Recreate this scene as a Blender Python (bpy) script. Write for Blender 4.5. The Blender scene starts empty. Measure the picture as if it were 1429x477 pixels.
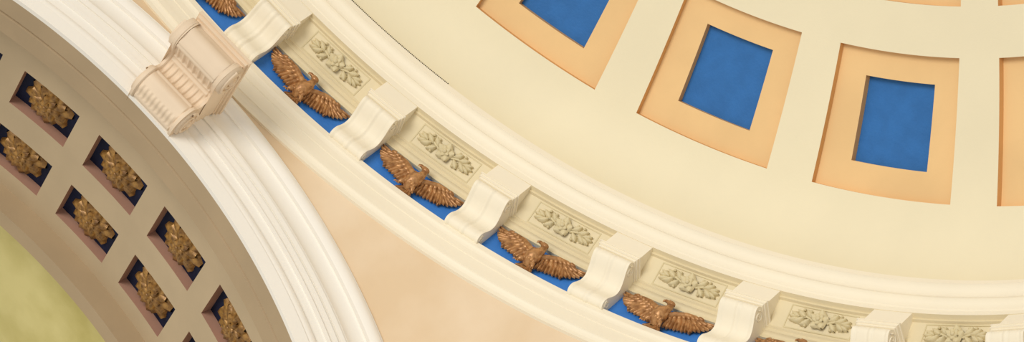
import bpy, math, random
import numpy as np
from mathutils import Matrix, Vector
ZOOM=None
random.seed(3)
S=10.0; Z0=1.6
F_PX=4344.0; PX,PY,H=-1.76551,-0.78137,2.18144
M=np.array([[-0.39631,-0.69032,0.6053],[0.52117,-0.71192,-0.47069],[0.75586,0.12892,0.64192]])
U_,_,V_=np.linalg.svd(M); M=U_@V_
sc=bpy.context.scene
sc.view_settings.view_transform='Standard'
sc.view_settings.look='None'
def lin(c):
    return tuple(((x/255)/12.92 if x/255<=.04045 else ((x/255+.055)/1.055)**2.4) for x in c)
def mat(name,c,rough=.6,var=.06,scale=3.,bump=.05,bscale=40.,metal=0.,c2=None,detail=4.,spec=.3):
    m=bpy.data.materials.new(name); m.use_nodes=True; nt=m.node_tree; b=nt.nodes['Principled BSDF']
    b.inputs['Roughness'].default_value=rough; b.inputs['Metallic'].default_value=metal
    b.inputs['Specular IOR Level'].default_value=spec
    tc=nt.nodes.new('ShaderNodeTexCoord')
    n=nt.nodes.new('ShaderNodeTexNoise'); n.inputs['Scale'].default_value=scale; n.inputs['Detail'].default_value=detail
    nt.links.new(tc.outputs['Object'],n.inputs['Vector'])
    r=nt.nodes.new('ShaderNodeValToRGB'); a=lin(c)
    if c2 is None: lo=tuple(x*(1-var*2) for x in a)
    else: lo=lin(c2)
    r.color_ramp.elements[0].position=.35; r.color_ramp.elements[1].position=.65
    r.color_ramp.elements[0].color=(*lo,1); r.color_ramp.elements[1].color=(*a,1)
    nt.links.new(n.outputs['Fac'],r.inputs['Fac']); nt.links.new(r.outputs['Color'],b.inputs['Base Color'])
    n2=nt.nodes.new('ShaderNodeTexNoise'); n2.inputs['Scale'].default_value=bscale; n2.inputs['Detail'].default_value=3
    nt.links.new(tc.outputs['Object'],n2.inputs['Vector'])
    bp=nt.nodes.new('ShaderNodeBump'); bp.inputs['Strength'].default_value=bump; bp.inputs['Distance'].default_value=.02
    nt.links.new(n2.outputs['Fac'],bp.inputs['Height']); nt.links.new(bp.outputs['Normal'],b.inputs['Normal'])
    return m
m_cream=mat('cream_plaster',(245,236,214),.55,.015,.8)
m_dome=mat('dome_plaster',(237,227,196),.6,.03,.5)
m_white=mat('ivory_paint',(249,245,236),.45,.01,.8)
m_bed=mat('beige_moulding',(230,216,180),.6,.03,2)
m_flor=mat('beige_relief',(218,204,164),.6,.03,4)
m_peach=mat('apricot_plaster',(238,200,144),.6,.04,1.2)
m_orange=mat('apricot_edge',(216,168,112),.6,.04,1.2)
m_blue=mat('blue_panel',(50,112,180),.65,.06,5,.25,30)
m_blue2=mat('azure_frieze',(60,128,212),.65,.06,5,.2,40)
m_pend=mat('mottled_peach_plaster',(230,208,177),.6,.05,1.1,.05,40,c2=(221,195,159),detail=10)
m_key=mat('peach_stone',(238,217,190),.5,.03,2)
m_tan=mat('tan_plaster',(196,176,144),.6,.04,1.5)
m_tan2=mat('tan_plaster_dark',(184,162,130),.6,.04,1.5)
m_pink=mat('rose_reveal',(182,140,120),.6,.04,2)
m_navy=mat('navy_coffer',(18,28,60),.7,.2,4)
m_bronze=mat('bronze_leaf',(182,138,74),.38,.3,14,.15,60,.3,c2=(112,78,40),spec=.5)
m_eagle=mat('bronze_eagle',(198,148,96),.35,.3,16,.12,60,.3,c2=(146,100,58),spec=.5)
m_vault=mat('olive_gold_vault',(222,211,146),.55,.1,1.1,.2,9,c2=(196,184,112),detail=8)
m_dark=mat('dark_bead',(70,64,56),.5)

def link(ob,parent=None):
    sc.collection.objects.link(ob)
    if parent: ob.parent=parent
    return ob
def mkmesh(name,V,F,mats,mi=None,smooth=True):
    me=bpy.data.meshes.new(name); me.from_pydata([tuple(np.array(v)*S) for v in V],[],F)
    for m in mats: me.materials.append(m)
    if mi: me.polygons.foreach_set('material_index',mi)
    me.polygons.foreach_set('use_smooth',[smooth if not isinstance(smooth,list) else smooth[i] for i in range(len(F))])
    me.update(); return me
def obj(name,me,loc=(0,0,Z0),parent=None,matrix=None):
    o=bpy.data.objects.new(name,me); link(o,parent)
    if matrix is not None: o.matrix_world=matrix
    else: o.location=loc
    return o
class B:
    def __init__(s): s.V=[];s.F=[];s.I=[];s.Sm=[]
    def grid(s,fn,al,bl,mi=0,skip=None,smooth=True,flip=False):
        o=len(s.V); nb=len(bl)
        for a in al:
            for b in bl: s.V.append(fn(a,b))
        for i in range(len(al)-1):
            for j in range(nb-1):
                if skip and skip((al[i]+al[i+1])/2,(bl[j]+bl[j+1])/2): continue
                q=[o+i*nb+j,o+(i+1)*nb+j,o+(i+1)*nb+j+1,o+i*nb+j+1]
                s.F.append(q[::-1] if flip else q); s.I.append(mi); s.Sm.append(smooth)
    def leaf(s,o,ang,L,W,h,lift=0.,curl=0.,kind='petal',mi=0,nl=8,nw=6,ridge=0.):
        ca,sa=math.cos(ang),math.sin(ang)
        def fn(a,b):
            if kind=='petal': w=W*math.sin(math.pi*min(1,a**.75*.93+.05))**.7
            elif kind=='leaf': w=W*(math.sin(math.pi*min(1,a*.95+.03))**.8)*(1+.18*math.sin(a*22))
            elif kind=='acan': w=W*(math.sin(math.pi*min(1,a**.8*.84+.1))**.6)*(1+.09*math.sin(a*20))
            else: w=W*min(1,a/.12+.3)*max(0,1-a**5)**.5
            x=a*L;y=b*w
            d=o[2]+lift*a+curl*a*a+h*(1-b*b)+ridge*max(0,1-abs(b)*4)-ridge*.6*(abs(b)>.6)
            if abs(b)>.99: d-=h*.8
            return (o[0]+ca*x-sa*y,o[1]+sa*x+ca*y,d)
        s.grid(fn,np.linspace(0,1,nl+1),np.linspace(-1,1,nw+1),mi)
    def ell(s,c,r,ang=0,mi=0,n=12):
        ca,sa=math.cos(ang),math.sin(ang)
        def fn(a,b):
            x=r[0]*math.cos(a)*math.cos(b);y=r[1]*math.sin(a)*math.cos(b);z=r[2]*math.sin(b)
            return (c[0]+ca*x-sa*y,c[1]+sa*x+ca*y,c[2]+z)
        s.grid(fn,np.linspace(0,2*math.pi,n+1),np.linspace(-math.pi/2,math.pi/2,n//2+1),mi)
    def tube(s,pts,r,mi=0,n=6):
        pts=[Vector(p) for p in pts]
        fr=[]
        for i,p in enumerate(pts):
            t=(pts[min(i+1,len(pts)-1)]-pts[max(i-1,0)]).normalized()
            a=t.cross(Vector((0.31,0.2,.93))).normalized(); b=t.cross(a); rr=r[i] if hasattr(r,'__len__') else r
            fr.append((p,a*rr,b*rr))
        o=len(s.V)
        for p,a,b in fr:
            for k in range(n):
                q=p+a*math.cos(2*math.pi*k/n)+b*math.sin(2*math.pi*k/n); s.V.append(tuple(q))
        for i in range(len(pts)-1):
            for k in range(n):
                s.F.append([o+i*n+k,o+i*n+(k+1)%n,o+(i+1)*n+(k+1)%n,o+(i+1)*n+k]); s.I.append(mi); s.Sm.append(True)
    def box(s,x0,x1,y0,y1,z0,z1,mi=0):
        v=[(x,y,z) for x in (x0,x1) for y in (y0,y1) for z in (z0,z1)]
        o=len(s.V); s.V+=v
        for q in ((0,1,3,2),(4,6,7,5),(0,4,5,1),(2,3,7,6),(0,2,6,4),(1,5,7,3)):
            s.F.append([o+i for i in q]); s.I.append(mi); s.Sm.append(False)
    def mesh(s,name,mats,mapf=None):
        V=[mapf(v) for v in s.V] if mapf else s.V
        return mkmesh(name,V,s.F,mats,s.I,s.Sm)
def arcpts(p0,c,p1,n=8):
    return [tuple((1-t)**2*np.array(p0)+2*t*(1-t)*np.array(c)+t*t*np.array(p1)) for t in np.linspace(0,1,n)]
def rad(d): return math.radians(d)
AZ0,AZ1=rad(62),rad(-100)
azl=np.linspace(AZ0,AZ1,325)
def ringmap(a,rz): return (rz[0]*math.cos(a),rz[0]*math.sin(a),H+rz[1])
def revolve(b,polys):
    for pl,mi in polys:
        b.grid(lambda a,k:ringmap(a,pl[int(k)]),azl,list(range(len(pl))),mi)
# ---------------- cornice
def steps(pts,mi): return [([pts[i],pts[i+1]],mi) for i in range(len(pts)-1)]
b=B()
polys=[]
polys+=steps([(1.02,-.053),(1.0025,-.053),(1.0025,-.048)],0)
polys+=[(arcpts((1.0025,-.048),(1.001,-.042),(.9985,-.042),5),0)]
polys+=steps([(.9985,-.042),(.9985,-.035),(.9997,-.0345),(.9997,-.024),(.9985,-.0235),(.9985,-.0165)],0)
polys+=[(arcpts((.9985,-.0165),(.9980,-.0110),(.9955,-.0105),5),0)]
polys+=steps([(.9955,-.0105),(.9955,-.0035),(1.003,-.0030)],0)
polys+=steps([(1.003,-.003),(1.003,.043)],1)
polys+=steps([(1.003,.043),(.9985,.043),(.9985,.0475)],2)
polys+=[(arcpts((.9985,.0475),(.998,.0505),(.9945,.051),5),2)]
polys+=steps([(.9945,.051),(.9945,.0555),(.992,.0565),(.992,.059),(.9765,.0855),(.973,.0855),(.973,.088),(.967,.0885)],2)
polys+=steps([(.967,.0885),(.967,.0965),(.9655,.0975)],0)
polys+=[(arcpts((.9655,.0975),(.9645,.106),(.9585,.108),7),0)]
polys+=steps([(.9585,.108),(.957,.108),(.957,.1105)],0)
polys+=[(arcpts((.957,.1105),(.956,.118),(.950,.1205),7),0)]
polys+=steps([(.950,.1205),(.9485,.121),(.9485,.128),(.962,.130)],0)
revolve(b,polys)
obj('cornice',b.mesh('cornice',[m_cream,m_blue2,m_bed]))
b=B()
for i in range(150):
    a=rad(9)-i*rad(.14)
    b.ell((.9487*math.cos(a),.9487*math.sin(a),H+.1288),(.0009,.0009,.0009),n=6)
obj('bead_string',b.mesh('bead_string',[m_dark]))
# ---------------- dome
c_=-1.1796; RS=math.sqrt(.90755**2+(.21378-c_)**2)
be0=math.asin(.90755/RS); be1=math.asin(.77259/RS); dB=be0-be1
def dome(a,s,d=0.):
    if s<0:
        t=1+s; r=(1-t)**2*.957+2*t*(1-t)*.957+t*t*.90755; z=(1-t)**2*.129+2*t*(1-t)*.1817+t*t*.21378
        return (r*math.cos(a),r*math.sin(a),H+z)
    be=be0-s; r=(RS+d)*math.sin(be); z=c_+(RS+d)*math.cos(be)
    return (r*math.cos(a),r*math.sin(a),H+z)
WC=.0983
rows=[(0.0,dB),(dB+.033,dB+.033+.080),(dB+.143,dB+.143+.068)]
cents=[rad(15*k) for k in range(-6,5)]
b=B()
al=set(); 
for c in cents:
    for x in np.linspace(-WC,WC,13): al.add(round(c+x,6))
    for x in np.linspace(WC,rad(15)-WC,4)[1:-1]: al.add(round(c+x,6))
al=sorted(al)
sl=sorted(set([round(x,6) for x in list(np.linspace(-1,0,13))+[y for r0,r1 in rows for y in np.linspace(r0,r1,9)]+list(np.linspace(rows[-1][1],.42,8))+[dB+.0165]]))
def inh(a,s):
    for c in cents:
        if abs(a-c)<WC:
            for r0,r1 in rows:
                if r0<s<r1: return True
    return False
b.grid(lambda a,s:dome(a,s),al,sl,0,inh)
D1,D2=.008,.0165
for c in cents:
    for ri,(r0,r1) in enumerate(rows):
        L=r1-r0; rm=RS*math.sin(be0-(r0+r1)/2)
        wb=.0462/rm; m0=r0+.21*L; m1=r1-.19*L
        def walls(a0,a1,s0,s1,d0,d1,mi):
            A_=np.linspace(a0,a1,13);S_=np.linspace(s0,s1,9)
            b.grid(lambda a,d:dome(a,max(s0,0),d),A_,[d0,d1],mi); b.grid(lambda a,d:dome(a,s1,d),A_,[d0,d1],mi)
            b.grid(lambda s,d:dome(a0,max(s,0),d),S_,[d0,d1],mi); b.grid(lambda s,d:dome(a1,max(s,0),d),S_,[d0,d1],mi)
        walls(c-WC,c+WC,r0,r1,0,D1,2)
        A2=sorted(set(list(np.linspace(c-WC,c-wb,4))+list(np.linspace(c-wb,c+wb,8))+list(np.linspace(c+wb,c+WC,4))))
        S2=sorted(set(list(np.linspace(r0,m0,3))+list(np.linspace(m0,m1,7))+list(np.linspace(m1,r1,3))))
        b.grid(lambda a,s:dome(a,s,D1),A2,S2,1,lambda a,s:abs(a-c)<wb and m0<s<m1)
        walls(c-wb,c+wb,m0,m1,D1,D2,2)
        b.grid(lambda a,s:dome(a,s,D2),list(np.linspace(c-wb,c+wb,8)),list(np.linspace(m0,m1,7)),3)
obj('ceiling_dome',b.mesh('ceiling_dome',[m_dome,m_peach,m_orange,m_blue]))
def ringmat(az,r=1.0,dz=0.):
    al_=az-math.pi/2
    return Matrix.Translation((S*r*math.cos(az),S*r*math.sin(az),S*(H+dz)+Z0))@Matrix.Rotation(al_,4,'Z')
# ---------------- console generator
def resample(pts,n):
    P=np.array(pts,float); Q=[]
    for i in range(len(P)-1):
        p0=P[max(i-1,0)];p1=P[i];p2=P[i+1];p3=P[min(i+2,len(P)-1)]
        for t in np.linspace(0,1,10,endpoint=False):
            Q.append(.5*((2*p1)+(-p0+p2)*t+(2*p0-5*p1+4*p2-p3)*t*t+(-p0+3*p1-3*p2+p3)*t**3))
    Q.append(P[-1]);Q=np.array(Q)
    d=np.r_[0,np.cumsum(np.hypot(*np.diff(Q,axis=0).T))]
    t=np.linspace(0,d[-1],n); return np.c_[np.interp(t,d,Q[:,0]),np.interp(t,d,Q[:,1])]
def console(b,prof,wfun,disp,n=50,nt=24,back=0.,mi=0):
    Q=resample(prof,n); T=np.gradient(Q,axis=0); T/=np.linalg.norm(T,axis=1)[:,None]+1e-12
    N=np.c_[T[:,1],-T[:,0]]
    def fn(i,t):
        i=int(i); s=i/(n-1); d=disp(s,t); p=Q[i]+N[i]*d
        return (t*wfun(s),-p[0],p[1])
    b.grid(fn,list(range(n)),list(np.linspace(-1,1,nt+1)),mi)
    for sg in (-1,1):
        o=len(b.V)
        for i in range(n): b.V.append(fn(i,sg))
        for i in range(n): b.V.append((sg*wfun(i/(n-1)),-min(back,Q[i][0]),Q[i][1]))
        for i in range(n-1):
            b.F.append([o+i,o+i+1,o+n+i+1,o+n+i]); b.I.append(mi); b.Sm.append(False)
    return Q
def spiral(b,x,c,r0,turns,rt,sgn=1,a0=0.):
    pts=[];rs=[]
    n=int(turns*20)
    for i in range(n):
        t=i/(n-1); a=a0+sgn*t*turns*2*math.pi; r=r0*(1-.85*t)
        pts.append((x,-(c[0]+r*math.cos(a)),c[1]+r*math.sin(a))); rs.append(rt*(1-.4*t))
    b.tube(pts,rs,n=8)
# scroll bracket
b=B()
prof=[(-.003,-.003),(.006,-.006),(.0120,-.003),(.0130,.004),(.0100,.012),(.0080,.020),(.010,.028),(.0180,.0345),(.028,.0395),(.0345,.0445),(.0350,.0505),(.031,.0545)]
def bd(s,t):
    a=abs(t); d=0.
    if .05<s<.92:
        if a>.82: d=.0008
        elif a<.14: d=.0008
        elif a<.2 or a>.74: d=-.0006
    return d
console(b,prof,lambda s:.0235,bd,44,28,-.004)
for sg in (-1,1):
    spiral(b,sg*.0235,(.0245,.0460),.0072,1.6,.0010,1 ,0)
    spiral(b,sg*.0235,(.0060,.003),.0052,1.4,.0009,-1,0)
b.box(-.0245,.0245,-.0345,.004,.0535,.0560)
b.box(-.0260,.0260,-.0360,.004,.0560,.0600)
b.box(-.0272,.0272,-.0372,.004,.0600,.0618)
b.box(-.0240,.0240,-.0325,.02,.0618,.0885)
me_br=b.mesh('scroll_bracket',[m_cream])
ks=range(-6,10)
for k in ks:
    obj('scroll_bracket',me_br,matrix=ringmat(rad(-10*k)))
# eagle (u,w,d)
b=B()
for sg in (-1,1):
    def A(x): return x if sg>0 else math.pi-x
    for i in range(8):
        t=i/7; ang=rad(9-72*t); L=.0275-.010*t
        ox=.0355-.004*t; ow=.0375-.005*t
        b.leaf((sg*ox,ow,.006+.0009*(i%2)+.0015*t),A(ang),L,.0029,.0016,.003,-.003,'feather',ridge=.0007)
    for i in range(8):
        t=i/7; ox=.033-.026*t; ow=.032-.004*t
        b.leaf((sg*ox,ow,.008+.0009*(i%2)),A(rad(-62-22*t)),.0185-.003*t,.0027,.0016,0,-.003,'feather',ridge=.0007)
    for i in range(8):
        t=i/7
        b.leaf((sg*(.042-.034*t),.0375-.005*t,.0105),A(rad(-12-70*t)),.0115,.0028,.0016,.001,-.003,'feather')
    for i in range(8):
        t=i/7
        b.leaf((sg*(.040-.032*t),.0390-.005*t,.0125),A(rad(-4-76*t)),.0072,.0026,.0016,.001,-.003,'feather')
    pts=[(sg*.004,.031,.013),(sg*.012,.0350,.0135),(sg*.024,.0375,.0125),(sg*.035,.0392,.0105),(sg*.043,.0395,.008)]
    b.tube(pts,[.0048,.0040,.0034,.0028,.0012],n=8)
    b.tube([(sg*.004,.014,.012),(sg*.0085,.009,.015),(sg*.0105,.004,.012)],[.0040,.0030,.0013],n=8)
    for j in (-1,0,1): b.tube([(sg*.0105,.004,.012),(sg*.0105+j*.0024,.0020,.0150),(sg*.0105+j*.0034,.0002,.014)],[.0012,.0011,.0005],n=5)
b.tube([(0,.006,.008),(0,.012,.012),(0,.020,.0155),(0,.028,.0170),(0,.035,.0165),(-.001,.042,.0155),(-.002,.0475,.0155)],[.003,.0070,.0092,.0088,.0062,.0044,.0038],n=12)
b.ell((-.0028,.0492,.0160),(.0052,.0043,.0043))
b.tube([(-.0055,.0495,.0165),(-.0095,.0493,.0167),(-.0118,.0475,.0167),(-.0118,.0452,.0165)],[.0027,.0020,.0012,.0003],n=8)
b.ell((-.0048,.0506,.0195),(.0009,.0008,.0008),n=6)
for r in range(4):
    for i in range(5):
        b.leaf(((i-2)*.0030+(r%2)*.0015,.035-r*.006,.0235-.0012*abs(i-2)-.0008*r),rad(-90),.0078,.0021,.0010,0,-.002,'feather')
for i in range(7):
    b.leaf((0+(i-3)*.0014,.0115,.0065+.0008*(i%2)),rad(-90+(i-3)*10),.0125,.0024,.0012,0,0,'feather',ridge=.0005)
def em(v):
    u,w,d=v; g=math.exp(-(u/.020)**2)
    w2=w-.0095*g*min(1,max(0,w/.032)); u2=u+.005*g*min(1,max(0,w/.04))
    return (u2*.985-.002,.003-d*.92,w2*.97-.0025)
me_ea=b.mesh('eagle_relief',[m_eagle],em)
# floral panel
b=B()
for i in range(5): b.leaf((0,0,.0030),rad(90+72*i),.0118,.0062,.0024,.0030,-.0005,'petal')
for i in range(5): b.leaf((0,0,.0065),rad(54+72*i),.0068,.0036,.0016,.0005,.001,'petal')
b.ell((0,0,.0085),(.0028,.0028,.0022))
for sg in (-1,1):
    def A(x): return x if sg>0 else math.pi-x
    b.tube([(sg*.009,-.001,.0015),(sg*.018,.002,.0025),(sg*.027,-.001,.002),(sg*.034,.001,.0015)],[.0018,.0016,.0012,.0006])
    for (x,y,an,L,W) in [(.011,.001,44,.0125,.0042),(.013,-.001,-42,.0125,.0042),(.019,.001,30,.0135,.0042),(.021,0,-32,.013,.0042),(.026,0,22,.0125,.0038),(.027,-.001,-24,.0115,.0036),(.029,.0,0,.0108,.0030)]:
        b.leaf((sg*x,y,.0020),A(rad(an)),L,W,.0028,.0026,-.0024,'leaf',ridge=.0005)
    for (x,y) in [(.0150,.0088),(.0160,-.0088),(.0235,.0094)]: b.ell((sg*x,y,.0030),(.0018,.0018,.0018),n=8)
fw,fh=.0415,.0130
for (x0,x1,y0,y1) in [(-fw,fw,fh,fh+.0014),(-fw,fw,-fh-.0014,-fh),(-fw-.0014,-fw,-fh-.0014,fh+.0014),(fw,fw+.0014,-fh-.0014,fh+.0014)]:
    b.box(x0,x1,y0,y1,-.001,.0014)
un=np.array([-.505,.863]); nn=np.array([-.863,-.505])
pc=np.array([-.01575,.07225])
def fm(v):
    p=pc+un*v[1]+nn*v[2]; return (v[0],p[0],p[1])
me_fl=b.mesh('floral_relief_panel',[m_flor],fm)
for k in ks:
    obj('eagle_relief',me_ea,matrix=ringmat(rad(-10*k-5)))
    obj('floral_relief_panel',me_fl,matrix=ringmat(rad(-10*k-5)))
# ---------------- arch
ho,ro,ri=1.25269,.8681,.75568
def archmap(th,rx): return (rx[1],-rx[0]*math.sin(th),ho+rx[0]*math.cos(th))
thl=np.linspace(rad(-90),rad(90),181)
arch=bpy.data.objects.new('coffered_arch',None); link(arch); arch.location=(0,0,Z0)
def sweep(b,polys):
    for pl,mi in polys: b.grid(lambda a,k:archmap(a,pl[int(k)]),thl,list(range(len(pl))),mi)
b=B(); P=[]
P+=steps([(.870,1.03),(.870,.9965),(.866,.9965),(.866,.993)],0)
P+=[(arcpts((.866,.993),(.860,.989),(.852,.993),6),0)]
P+=steps([(.852,.993),(.848,.993),(.848,.9955)],0)
P+=[(arcpts((.848,.9955),(.832,.998),(.824,.990),8),0)]
P+=steps([(.824,.990),(.820,.990),(.820,.987),(.814,.987),(.814,.989),(.810,.989),(.810,.9855),(.800,.9855),(.800,.983),(.795,.983),(.795,.985),(.782,.985),(.782,.982)],0)
P+=[(arcpts((.782,.982),(.778,.979),(.772,.981),5),0)]
P+=steps([(.772,.981),(.772,.979),(.7557,.979),(.7557,.985)],0)
sweep(b,P)
obj('archivolt',b.mesh('archivolt',[m_white]),(0,0,0),arch)
b=B(); P=[]
P+=steps([(.7557,.985),(.7557,1.012),(.7585,1.013),(.7585,1.016),(.7557,1.017),(.7557,1.044),(.768,1.047),(.768,1.056),(.7865,1.060)],1)
P+=steps([(.7865,1.325),(.7557,1.325),(.7557,1.3490),(.80,1.349)],1)
sweep(b,P)
rs=.7865; st,ph=.14504,-.14426
DA,DB=1.1515,1.2623; HX=.0335; HT=.0525
tc=[ph+st*k for k in range(-9,12)]
tl=[];
for t in tc: tl+=list(np.linspace(t-HT,t+HT,6))+[t+st/2]
tl=[rad(-90)]+[t for t in sorted(tl) if rad(-90)<t<rad(90)]+[rad(90)]
xl=[1.060,DA-HX,DA+HX,DB-HX,DB+HX,1.325]
tc=[t for t in tc if rad(-85)<t<rad(85)]
hole=lambda t,x:any(abs(t-c)<HT for c in tc) and (abs(x-DA)<HX or abs(x-DB)<HX)
b.grid(lambda t,x:archmap(t,(rs,x)),tl,xl,0,hole)
DP=.0135
for c in tc:
    for xc in (DA,DB):
        A_=np.linspace(c-HT,c+HT,6)
        for x in (xc-HX,xc+HX): b.grid(lambda a,d:archmap(a,(rs+d,x)),A_,[0,DP],2)
        for t in (c-HT,c+HT): b.grid(lambda x,d:archmap(t,(rs+d,x)),[xc-HX,xc+HX],[0,DP],2)
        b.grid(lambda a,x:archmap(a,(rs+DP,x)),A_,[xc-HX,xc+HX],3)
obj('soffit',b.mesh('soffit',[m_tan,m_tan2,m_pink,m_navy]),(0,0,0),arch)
# rosette
b=B()
rnd=random.Random(5)
for i in range(8): b.leaf((0,0,.003),rad(45*i+rnd.uniform(-4,4)),.0332,.0145,.0032,.008,-.010,'acan',ridge=.0014,nl=14)
for i in range(8): b.leaf((0,0,.006),rad(45*i+22+rnd.uniform(-4,4)),.0268,.0115,.0030,.007,-.008,'acan',ridge=.0014,nl=14)
for i in range(7): b.leaf((0,0,.009),rad(51.4*i+rnd.uniform(-4,4)),.0185,.0085,.003,.005,-.005,'petal',ridge=.0010)
for i in range(6): b.leaf((0,0,.0115),rad(60*i+10),.0105,.0052,.0025,.003,-.002,'petal')
b.ell((0,0,.014),(.0045,.0045,.0030))
b.ell((0,0,.002),(.012,.012,.007))
me_ro=b.mesh('rosette_ornament',[m_bronze])
for c in tc:
    for xc in (DA,DB):
        p=archmap(c,(rs+DP,xc))
        X=Vector((0,-math.cos(c),-math.sin(c)));Zv=Vector((0,math.sin(c),-math.cos(c)));Y=Zv.cross(X)
        mt=Matrix.Identity(4)
        for i in range(3): mt[i][0]=X[i];mt[i][1]=Y[i];mt[i][2]=Zv[i];mt[i][3]=p[i]*S+(Z0 if i==2 else 0)
        obj('rosette_ornament',me_ro,matrix=mt@Matrix.Rotation(rnd.uniform(0,.7),4,'Z'))
# vault beyond
b=B()
b.grid(lambda a,x:archmap(a,(.80,x)),np.linspace(rad(-90),rad(90),91),[1.349,1.7,2.2,3.0],0)
obj('ceiling_barrel_vault',b.mesh('ceiling_barrel_vault',[m_vault]))
# pendentives
b=B()
def pend(phi,t):
    y=math.tan(phi)*1.0
    if abs(y)<ro*.999:
        zb=ho+math.sqrt(ro*ro-y*y); xb=1.0
    else:
        zb=ho; xb=1.0
    rb=xb/math.cos(phi) if abs(phi)<rad(45) else 1.0/math.cos(math.pi/2-abs(phi))
    if abs(phi)>rad(45):
        y2=math.tan(math.pi/2-abs(phi)); zb=ho+math.sqrt(max(0,ro*ro-y2*y2)) if y2<ro*.999 else ho
    zt=H-.052; rt=1.006
    z=zb+(zt-zb)*t
    r=rb+(rt-rb)*t+ .10*(rb-rt)*4*t*(1-t)*.5
    return (r*math.cos(phi),r*math.sin(phi),z)
phl=sorted(set(list(np.linspace(rad(-88),rad(55),144))+[math.atan(ro)*s*k for s in (-1,1) for k in (.99,.999)]))
b.grid(pend,phl,list(np.linspace(0,1,17)),0)
obj('wall_pendentive',b.mesh('wall_pendentive',[m_pend]))
# ---------------- keystone
b=B()
prof=[(-.006,-.154),(-.002,-.165),(.010,-.173),(.026,-.172),(.037,-.163),(.039,-.151),(.034,-.142),(.033,-.134),(.039,-.127),(.050,-.124),(.064,-.128),(.078,-.130),(.089,-.124),(.093,-.112),(.089,-.101),(.082,-.096)]
def sm(x): x=min(1,max(0,x)); return x*x*(3-2*x)
def kd(s,t):
    a=abs(t); d=0.
    if a>.88: d=.0020
    elif a>.83: d=-.0008
    elif .42<s<.55 or .60<s<.72:
        c0=.485 if s<.58 else .66; hs=.065
        f=abs(((t/.83)*3.5)%1-.5)*2
        e=1-max(0,abs(s-c0)/hs)**4
        d=.0008-.0018*max(0,e)*sm((.80-f)*4)
    elif .55<=s<=.565 or .585<s<=.60 or .40<s<=.42 or .72<=s<.745: d=.0012
    elif .06<s<=.39:
        d=.0008*math.cos((s-.06)/.33*math.pi*2*3.5) + (.0006*math.cos(t*34) if .18<s<.27 else 0)
    elif s>=.75: d=.0010*math.cos((s-.75)/.25*math.pi*2*2)
    return d
console(b,prof,lambda s:.0325+.004*s,kd,160,112,-.006)
for sg in (-1,1):
    b.tube([(sg*.030,-.020,-.154),(sg*.0365,-.020,-.154),(sg*.0366,-.020,-.154)],[.0180,.0180,.0002],n=32)
    spiral(b,sg*.0368,(.020,-.154),.0162,2.2,.0021,1,0)
    b.ell((sg*.0368,-.020,-.154),(.004,.0045,.0045),n=12)
    b.tube([(sg*.030,-.075,-.1120),(sg*.0405,-.075,-.1120),(sg*.0406,-.075,-.1120)],[.0195,.0195,.0002],n=32)
    spiral(b,sg*.0409,(.075,-.1120),.0177,2.4,.0023,-1,0)
    b.ell((sg*.0409,-.075,-.1120),(.004,.0050,.0050),n=12)
b.box(-.0370,.0370,-.086,.012,-.099,-.094)
b.box(-.0390,.0390,-.090,.012,-.094,-.090)
b.box(-.0410,.0410,-.093,.012,-.090,-.086)
me=b.mesh('keystone_scroll',[m_key])
kx=.985
mt=Matrix.Translation((S*kx,-S*.012,S*H+Z0))@Matrix.Rotation(-math.pi/2,4,'Z')
obj('keystone_scroll',me,matrix=mt)
# ---------------- camera
cam=bpy.data.cameras.new('camera'); co=bpy.data.objects.new('camera',cam); link(co)
cam.sensor_width=36; cam.lens=F_PX/1429*36; cam.clip_end=500
R=M; mt=Matrix.Identity(4)
for i in range(3):
    mt[i][0]=R[0][i]; mt[i][1]=-R[1][i]; mt[i][2]=-R[2][i]
mt[0][3]=PX*S; mt[1][3]=PY*S; mt[2][3]=Z0
co.matrix_world=mt; sc.camera=co
# ---------------- light
w=bpy.data.worlds.new('world'); sc.world=w; w.use_nodes=True
bg=w.node_tree.nodes['Background']; bg.inputs[0].default_value=(1,.955,.885,1); bg.inputs[1].default_value=.58
l=bpy.data.lights.new('uplight','SUN'); l.energy=1.62; l.angle=rad(28); l.color=(1,.96,.89)
lo=bpy.data.objects.new('uplight',l); link(lo); lo.location=(-15,8,3)
d=Vector((1.0,-.75,.75)); lo.rotation_euler=d.to_track_quat('-Z','Y').to_euler()
